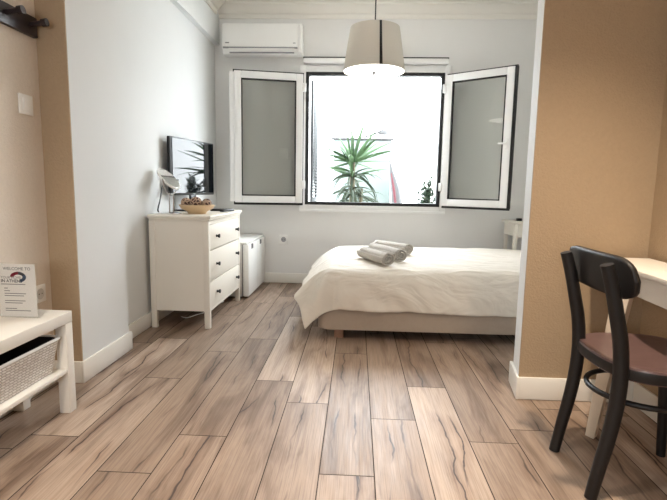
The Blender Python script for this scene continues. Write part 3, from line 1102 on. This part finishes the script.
def along(pr, s):
    for (s0, d0, z0), (s1, d1, z1) in zip(pr[:-1], pr[1:]):
        if s <= s1:
            t = (s - s0) / (s1 - s0)
            return d0 + (d1 - d0) * t, z0 + (z1 - z0) * t
    return pr[-1][1], pr[-1][2]


NF, NN = 0.475, 0.475       # overhang at the foot, at the near side


def duvet(u, v):
    xs = mx0 - NF + u * (2.08 - mx0 + NF)
    ys = my0 - NN + v * (my1 + 0.12 - my0 + NN)
    a = max(0.0, mx0 - xs)
    n = max(0.0, my0 - ys)
    fb = max(0.0, ys - my1)
    side, sgn = (n, -1) if n > 0 else (fb, 1)
    x, y, z = xs, ys, ztop
    if a > 0 or side > 0:
        r = math.hypot(a, side)
        ca = a / r
        df, zf = along(prof_foot, r)
        dn, zn = along(prof_near, r)
        w = ca * ca
        d = df * w + dn * (1 - w)
        z = ztop + zf * w + zn * (1 - w)
        if a > 0:
            x = mx0 - d * ca
        if side > 0:
            y = (my0 if sgn < 0 else my1) + sgn * d * (side / r)
        # soft folds running down the drop
        drop = min(1.0, r / 0.35)
        if side > 0 and a < 0.02:
            y += sgn * drop * (0.020 * noise.noise(Vector((xs * 4 + z * 6, 1.3, z * 2))) + 0.010 * noise.noise(Vector((xs * 13 + z * 9, 4, z * 4))))
        else:
            ang = math.atan2(side, a)
            f_ = 0.016 * math.sin(ang * 7 + 1.0) * drop * (1 if side > 0 else 0) + 0.015 * drop * noise.noise(Vector((ys * 5, 2.2, z * 2)))
            x -= f_ * ca
            y += sgn * f_ * (side / r)
            z += 0.3 * f_
    z += 0.013 * noise.noise(Vector((xs * 2.2, ys * 2.2, 0))) + 0.008 * noise.noise(Vector((xs * 6 + ys * 4, ys * 6, 3)))
    if n > 0 and a == 0:
        z += 0.012 * (xs - 0.3) * -1 * min(1, n / 0.3)
    # a low crease across the near drop
    return (x, y, z)


b = MB()
b.grid(110, 84, duvet)
tag(b.build('duvet', M['duvet'], angle=180, solid=0.022, sub=1), 'white cotton duvet hanging over the foot and near side of the bed', 'duvet')


def towel(p0, p1, r, label, ztop_=0.572):
    p0, p1 = Vector(p0), Vector(p1)
    ax = (p1 - p0)
    L_ = ax.length
    ax.normalize()
    up = Vector((0, 0, 1))
    sd = ax.cross(up).normalized()
    b = MB()
    # spiral roll
    turns, n = 2.9, 110
    th = 0.0

    def rad(t):
        return r * (0.10 + 0.90 * t)
    NU = 14
    prev_rows = []
    pts = [[], []]
    for j in range(n + 1):
        t = j / n
        ang = t * turns * 2 * PI + 0.9
        rr = rad(t)
        row = []
        for i in range(NU + 1):
            s = i / NU
            edge = 0.012 * (1 - t) * (1 if s > 0.5 else -1) * max(0, abs(s - 0.5) * 2 - 0.8) * 5
            w = noise.noise(Vector((s * 3, t * 9, r * 50))) * 0.004
            q = p0 + ax * (s * L_ - edge + 0.006 * noise.noise(Vector((t * 12, s * 2, 5)))) + (sd * math.cos(ang) * 1.06 + up * math.sin(ang) * 0.94) * (rr + w)
            row.append(b.bm.verts.new(q))
        prev_rows.append(row)
    for j in range(n):
        for i in range(NU):
            b.bm.faces.new((prev_rows[j][i], prev_rows[j][i + 1], prev_rows[j + 1][i + 1], prev_rows[j + 1][i]))
    o = b.build('rolled_towel', M['towel'], angle=180, solid=0.010)
    return tag(o, label, 'towel', 'rolled towels on the bed')


towel((0.07, 4.38, 0.625), (0.28, 3.94, 0.624), 0.063, 'front rolled taupe towel on the bed, nearest the camera')
towel((0.165, 4.66, 0.628), (0.405, 4.18, 0.627), 0.066, 'middle rolled taupe towel, tucked behind the front towel roll')
towel((0.22, 4.98, 0.626), (0.52, 4.62, 0.626), 0.063, 'rear rolled taupe towel on the bed, nearest the window')

# ---------------------------------------------------------------- nightstand
ns = thing('nightstand', 'small white nightstand with one drawer by the head of the bed', 'nightstand', (1.97, 5.65, 0))
nx0, nx1, ny0, ny1 = 1.79, 2.19, 5.50, 5.88
MB().box(nx0 - 0.03, nx1 + 0.02, ny0 - 0.035, ny1 + 0.01, 0.83, 0.853, 0.006).build('top', M['white_wood'], ns)
b = MB()
b.box(nx0 + 0.001, nx0 + 0.015, ny0 + 0.04, ny1 - 0.04, 0.69, 0.829)
b.box(nx1 - 0.015, nx1 - 0.001, ny0 + 0.04, ny1 - 0.04, 0.69, 0.829)
b.box(nx0 + 0.04, nx1 - 0.04, ny1 - 0.02, ny1 - 0.005, 0.69, 0.829)
b.box(nx0 + 0.04, nx1 - 0.04, ny0 + 0.005, ny0 + 0.02, 0.672, 0.690)
b.build('carcass', M['white_wood'], ns, smooth=False)
for x in (nx0, nx1 - 0.04):
    for y in (ny0, ny1 - 0.04):
        MB().box(x, x + 0.04, y, y + 0.04, 0, 0.829, 0.003).build('leg', M['white_wood'], ns)
d_ = MB().box(nx0 + 0.043, nx1 - 0.043, ny0 + 0.001, ny0 + 0.02, 0.695, 0.826, 0.003).build('drawer', M['white_wood'], ns)
MB().tube([(nx0 + 0.115, ny0 + 0.001, 0.762), (nx0 + 0.115, ny0 - 0.012, 0.762), (nx0 + 0.115, ny0 - 0.03, 0.762)], [0.01, 0.008, 0.018], 12).build('knob', M['chrome'], d_)
MB().box(nx0 + 0.02, nx1 - 0.02, ny0 + 0.02, ny1 - 0.02, 0.2, 0.22, 0.003).build('shelf', M['white_wood'], ns)
tag(MB().box(1.875, 1.93, 5.68, 5.73, 0.8535, 0.885, 0.006).build('small_dark_object', M['black_plastic']), 'small black object on top of the white nightstand', 'small object')  # unidentified dark object, built as a plain box

# ---------------------------------------------------------------- sockets and switches


def plate(name, label, cat, c, axis, w, h, kind):
    t = thing(name, label, cat, c)
    if axis == 'x':      # on a wall facing +X
        fn = lambda a, bb, d: (c[0] + d, c[1] + a, c[2] + bb)
    else:                # on a wall facing -Y
        fn = lambda a, bb, d: (c[0] + a, c[1] - d, c[2] + bb)
    MB().box(-w / 2, w / 2, -h / 2, h / 2, 0.0005, 0.012, 0.003, fn=lambda a, bb, d: fn(a, bb, d)).build('plate', M['plastic'], t)
    if kind == 'switch':
        MB().box(-w * 0.30, w * 0.30, -h * 0.30, h * 0.30, 0.0122, 0.018, 0.002, fn=lambda a, bb, d: fn(a, bb, d)).build('rocker', M['plastic'], t)
    else:
        q = MB()
        q.prism([(0.032 * math.cos(2 * PI * k / 20), 0.032 * math.sin(2 * PI * k / 20)) for k in range(20)], 0.0122, 0.0135, fn=fn)
        q.build('socket_face', M['plastic_mid'] if axis == 'x' else M['plastic_dark'], t)
        q = MB()
        for dx in (-0.013, 0.013):
            q.prism([(dx + 0.004 * math.cos(2 * PI * k / 10), 0.004 * math.sin(2 * PI * k / 10)) for k in range(10)], 0.0137, 0.0145, fn=fn)
        q.build('pin_holes', M['black_plastic'], t)


plate('wall_socket', 'white power socket low on the grey back wall right of the fridge', 'socket', (-0.895, BY1, 0.55), 'y', 0.11, 0.11, 'socket')
plate('wall_socket', 'white power socket low on the beige wall behind the acrylic sign', 'socket', (XL, 2.60, 0.57), 'x', 0.10, 0.10, 'socket')
plate('light_switch', 'white light switch on the beige wall below the coat rack', 'switch', (XL, 2.585, 1.615), 'x', 0.105, 0.105, 'switch')
plate('blind_switch', 'white switch plate on the back wall behind the left casement glass', 'switch', (-0.90, BY1, 1.60), 'y', 0.10, 0.12, 'switch')

# ---------------------------------------------------------------- coat rack
cr = thing('coat_rack', 'dark wooden coat rack with pegs high on the beige left wall', 'coat rack', (XL, 2.2, 2.06))
MB().box(XL + 0.0005, XL + 0.028, 1.55, 2.69, 1.985, 2.09, 0.004).build('board', M['rack'], cr)
for y in (1.70, 1.89, 2.08, 2.27, 2.45, 2.635):
    q = MB()
    q.tube([(XL + 0.028, y, 2.042), (XL + 0.095, y, 2.050)], 0.014, 12)
    q.tube([(XL + 0.092, y, 2.050), (XL + 0.118, y, 2.053)], 0.021, 14)
    q.build('peg', M['rack'], cr)

# ---------------------------------------------------------------- bench, basket, sign
bn = thing('low_bench', 'white lacquered low bench with lower shelf against the beige left wall', 'bench', (-1.63, 1.9, 0))
nx0_, nx1_, ny0_, ny1_ = -1.785, -1.472, 1.30, 2.38
MB().box(nx0_, nx1_, ny0_, ny1_, 0.482, 0.540, 0.003).build('bench_top', M['lacquer'], bn)
for x in (nx0_ + 0.001, nx1_ - 0.058):
    for y in (ny0_ + 0.001, ny1_ - 0.058):
        MB().box(x, x + 0.057, y, y + 0.057, 0, 0.4815, 0.003).build('leg', M['lacquer'], bn)
MB().box(nx0_ + 0.01, nx1_ - 0.004, ny0_ + 0.06, ny1_ - 0.06, 0.222, 0.244, 0.002).build('shelf', M['lacquer'], bn)

bk = thing('storage_basket', 'white woven basket with black liner on the bench shelf', 'basket', (-1.62, 2.0, 0.245))
b = MB()
uvl = b.bm.loops.layers.uv.new('UVMap')
tz0, tz1 = 0.2455, 0.418
lo = rrect(-1.745, -1.515, 1.62, 2.275, 0.03, 4)
hi = rrect(-1.765, -1.492, 1.58, 2.312, 0.035, 4)
n_ = len(lo)
rows = 8
ring = []
for j in range(rows + 1):
    t = j / rows
    ring.append([b.bm.verts.new((lo[i][0] + (hi[i][0] - lo[i][0]) * t, lo[i][1] + (hi[i][1] - lo[i][1]) * t, tz0 + (tz1 - tz0) * t)) for i in range(n_)])
cum = [0.0]
for i in range(n_):
    a_, c_ = hi[i], hi[(i + 1) % n_]
    cum.append(cum[-1] + math.hypot(a_[0] - c_[0], a_[1] - c_[1]))
for j in range(rows):
    for i in range(n_):
        i2 = (i + 1) % n_
        f = b.bm.faces.new((ring[j][i], ring[j][i2], ring[j + 1][i2], ring[j + 1][i]))
        for lp_, (uu, vv) in zip(f.loops, ((cum[i], j), (cum[i + 1], j), (cum[i + 1], j + 1), (cum[i], j + 1))):
            zz = tz0 + (tz1 - tz0) * vv / rows
            lp_[uvl].uv = (uu * 0.8 + zz * 0.8, zz * 0.8)
b.bm.faces.new(ring[0][::-1])
b.build('woven_body', M['basket'], bk, solid=0.008)
b = MB()
b.tube([(q[0], q[1], tz1) for q in hi], 0.008, 8, closed=True)
b.build('rim', M['plastic'], bk)
b = MB()
il = rrect(-1.735, -1.525, 1.63, 2.265, 0.03, 4)
ih = rrect(-1.755, -1.502, 1.59, 2.302, 0.035, 4)
r0 = [b.bm.verts.new((q[0], q[1], 0.27)) for q in il]
r1 = [b.bm.verts.new((q[0], q[1], tz1 + 0.001)) for q in ih]
for i in range(n_):
    b.bm.faces.new((r0[i], r0[(i + 1) % n_], r1[(i + 1) % n_], r1[i]))
b.bm.faces.new(r0)
b.build('liner', M['liner'], bk, solid=0.003)

# acrylic sign holder with a printed sheet
sg = thing('sign_holder', 'clear acrylic sign holder with a printed welcome sheet on the bench', 'sign', (-1.65, 2.22, 0.54))
SX0, SX1, SY = -1.735, -1.548, 2.222
b = MB()
b.box(SX0 - 0.004, SX1 + 0.012, SY - 0.004, SY - 0.001, 0.541, 0.812)
b.box(SX0 - 0.004, SX1 + 0.012, SY + 0.002, SY + 0.005, 0.541, 0.812)
b.build('acrylic_holder', M['acrylic'], sg, smooth=False)
sheet = MB().box(SX0, SX1, SY - 0.0005, SY + 0.0015, 0.546, 0.806).build('printed_sheet', M['acrylic_edge'], sg, smooth=False)


def text(s, x, z, size, m, y=SY - 0.0008, bold=0.0):
    cu = bpy.data.curves.new('lettering', 'FONT')
    cu.body = s
    cu.size = size * U
    cu.offset = bold
    cu.materials.append(m)
    tmp = bpy.data.objects.new('lettering_curve', cu)
    me = bpy.data.meshes.new_from_object(tmp)
    bpy.data.objects.remove(tmp)
    o = bpy.data.objects.new('lettering', me)
    C.objects.link(o)
    o.parent = sheet
    base = Vector(sheet['_base'])
    o.location = (Vector((x, y, z)) - base) * U
    o.rotation_euler = (R(90), 0, 0)
    return o


text('WELCOME TO', -1.708, 0.776, 0.021, M['ink'])
text('YOUR HOME', -1.722, 0.733, 0.0175, M['ink_grey'])
text('IN ATHENS', -1.722, 0.715, 0.021, M['ink'], bold=0.0003)
b = MB()
for (z, xa, xb) in ((0.704, -1.722, -1.60), (0.684, -1.708, -1.69), (0.671, -1.708, -1.68), (0.658, -1.708, -1.60), (0.647, -1.708, -1.61),
                    (0.622, -1.708, -1.605), (0.611, -1.708, -1.62), (0.583, -1.708, -1.65), (0.573, -1.708, -1.58)):
    b.box(xa, xb, SY - 0.0009, SY - 0.0005, z, z + 0.0035)
b.build('small_print', M['ink_grey'], sheet, smooth=False)


def arc_part(name, a0_, a1_, m):
    q = MB()
    cx_, cz_ = -1.634, 0.742
    n = 14
    pts = []
    for i in range(n + 1):
        a = R(a0_ + (a1_ - a0_) * i / n)
        pts.append(((0.040 * math.cos(a), 0.026 * math.sin(a)), (0.022 * math.cos(a), 0.012 * math.sin(a))))
    vs = [[q.bm.verts.new((cx_ + p_[0], SY - 0.0008, cz_ + p_[1])) for p_ in row] for row in pts]
    for i in range(n):
        q.bm.faces.new((vs[i][0], vs[i + 1][0], vs[i + 1][1], vs[i][1]))
    return q.build(name, m, sheet, solid=0.0002)


arc_part('emblem_red', 88, 180, M['red'])
arc_part('emblem_black', 30, 88, M['ink'])
arc_part('emblem_blue', -75, 30, M['blue'])

# ---------------------------------------------------------------- table against the right wall
tb = thing('side_table', 'pale narrow table with white top against the tan right wall', 'table', (1.45, 2.0, 0))
ta = R(3.5)
fa = lambda x, y, z: (1.285 + math.cos(ta) * x + math.sin(ta) * (y - 2.29), 2.29 + math.cos(ta) * (y - 2.29) - math.sin(ta) * x, z)
MB().box(0.0, 0.285, 0.95, 2.665, 0.825, 0.852, 0.004, fn=fa).build('table_top', M['table_top'], tb)
b = MB()
b.frame(0.025, 0.275, 1.02, 2.60, 0.02, 0.725, 0.824, lambda a, d, z: fa(a, z, d))
b.build('apron', M['table_top'], tb, smooth=False)


def taper(p0, p1, w0, w1):
    q = MB()
    q.tube([p0, Vector(p0).lerp(Vector(p1), 0.5), p1], [w0 * 0.72, (w0 + w1) * 0.36, w1 * 0.72], 4)
    return q


taper((1.19, 2.305, 0.0), (1.285, 2.29, 0.824), 0.04, 0.075).build('leg', M['pale_wood'], tb, angle=20)
taper((1.13, 1.05, 0.0), (1.215, 1.10, 0.824), 0.035, 0.055).build('leg', M['pale_wood'], tb, angle=20)
taper((1.545, 2.305, 0.0), (1.53, 2.29, 0.824), 0.035, 0.055).build('leg', M['pale_wood'], tb, angle=20)
taper((1.47, 1.05, 0.0), (1.45, 1.10, 0.824), 0.035, 0.055).build('leg', M['pale_wood'], tb, angle=20)

# ---------------------------------------------------------------- chair
ch = thing('dining_chair', 'dark bentwood dining chair with curved backrest and brown seat', 'chair', (1.22, 1.985, 0))
LL = [(0.952, 0.0), (0.974, 0.125), (1.0, 0.258), (1.018, 0.393), (1.022, 0.512), (1.012, 0.628), (0.990, 0.73), (0.962, 0.845), (0.934, 0.935)]
rr_ = [0.023, 0.025, 0.027, 0.028, 0.028, 0.028, 0.027, 0.026, 0.024]


def spline(pts, n=4):
    out = []
    for i in range(len(pts) - 1):
        p0 = Vector(pts[max(i - 1, 0)])
        p1 = Vector(pts[i])
        p2 = Vector(pts[i + 1])
        p3 = Vector(pts[min(i + 2, len(pts) - 1)])
        for k in range(n):
            t = k / n
            out.append(0.5 * ((2 * p1) + (-p0 + p2) * t + (2 * p0 - 5 * p1 + 4 * p2 - p3) * t * t + (-p0 + 3 * p1 - 3 * p2 + p3) * t ** 3))
    out.append(Vector(pts[-1]))
    return out


for y in (1.806, 2.157):
    pts = spline([(x, y, z) for x, z in LL])
    rads = [v.x for v in spline([(r_, 0, 0) for r_ in rr_])]
    MB().tube(pts, rads, 14).build('rear_leg', M['chair'], ch, angle=50)
for y in (1.815, 2.15):
    MB().tube(spline([(1.432, y, 0.0), (1.42, y, 0.25), (1.40, y, 0.505)]), [0.019 + 0.0008 * i for i in range(9)], 14).build('front_leg', M['chair'], ch, angle=50)
# seat: rounded, slightly dished
def seat_poly(k=1.0, n=56):
    pts = []
    for i in range(n):
        t = 2 * PI * i / n
        c_, s_ = math.cos(t), math.sin(t)
        e = 2 / 2.7
        pts.append((1.232 + k * 0.240 * math.copysign(abs(c_) ** e, c_), 1.99 + k * 0.262 * math.copysign(abs(s_) ** e, s_)))
    return pts


b = MB()
lv = [(0.93, 0.495), (0.985, 0.495), (1.0, 0.505), (1.0, 0.538), (0.985, 0.548), (0.93, 0.549), (0.85, 0.545), (0.6, 0.538), (0.3, 0.535)]
rows_ = [[b.bm.verts.new((x, y, z)) for x, y in seat_poly(k)] for k, z in lv]
for j in range(len(rows_) - 1):
    for i in range(56):
        b.bm.faces.new((rows_[j][i], rows_[j][(i + 1) % 56], rows_[j + 1][(i + 1) % 56], rows_[j + 1][i]))
b.bm.faces.new(rows_[0][::-1])
b.bm.faces.new(rows_[-1])
b.build('seat', M['seat'], ch, angle=40)
b = MB()
rows_ = [[b.bm.verts.new((x, y, z)) for x, y in seat_poly(k)] for k, z in ((1.002, 0.500), (1.006, 0.503), (1.006, 0.536), (1.002, 0.540))]
for j in range(3):
    for i in range(56):
        b.bm.faces.new((rows_[j][i], rows_[j][(i + 1) % 56], rows_[j + 1][(i + 1) % 56], rows_[j + 1][i]))
b.build('seat_rim', M['chair'], ch)
b = MB()
b.tube([(1.215 + 0.205 * math.cos(2 * PI * k / 48), 1.99 + 0.205 * math.sin(2 * PI * k / 48), 0.385) for k in range(48)], 0.0115, 10, closed=True)
b.build('stretcher_ring', M['chair'], ch)
# backrest: bent panel with rounded corners
b = MB()
NA, NZ = 40, 12
rows_ = []
for i in range(NA + 1):
    s = -1 + 2 * i / NA
    y = 2.0 + s * 0.268
    col = []
    for j in range(NZ + 1):
        t = -1 + 2 * j / NZ
        cut = (1 - min(1, (abs(s) ** 7))) ** 0.5 if abs(s) > 0.7 else (1 - abs(s) ** 7) ** 0.5
        z = 0.882 + t * 0.080 * max(cut, 0.03)
        zt_ = (z - 0.80) / 0.16
        x = 0.997 - 0.034 * zt_ + 0.022 * s * s
        col.append(b.bm.verts.new((x, y, z)))
    rows_.append(col)
for i in range(NA):
    for j in range(NZ):
        b.bm.faces.new((rows_[i][j], rows_[i + 1][j], rows_[i + 1][j + 1], rows_[i][j + 1]))
b.build('backrest', M['chair'], ch, solid=0.02, angle=60)

# ---------------------------------------------------------------- tidy
for o in bpy.data.objects:
    if '_base' in o:
        del o['_base']
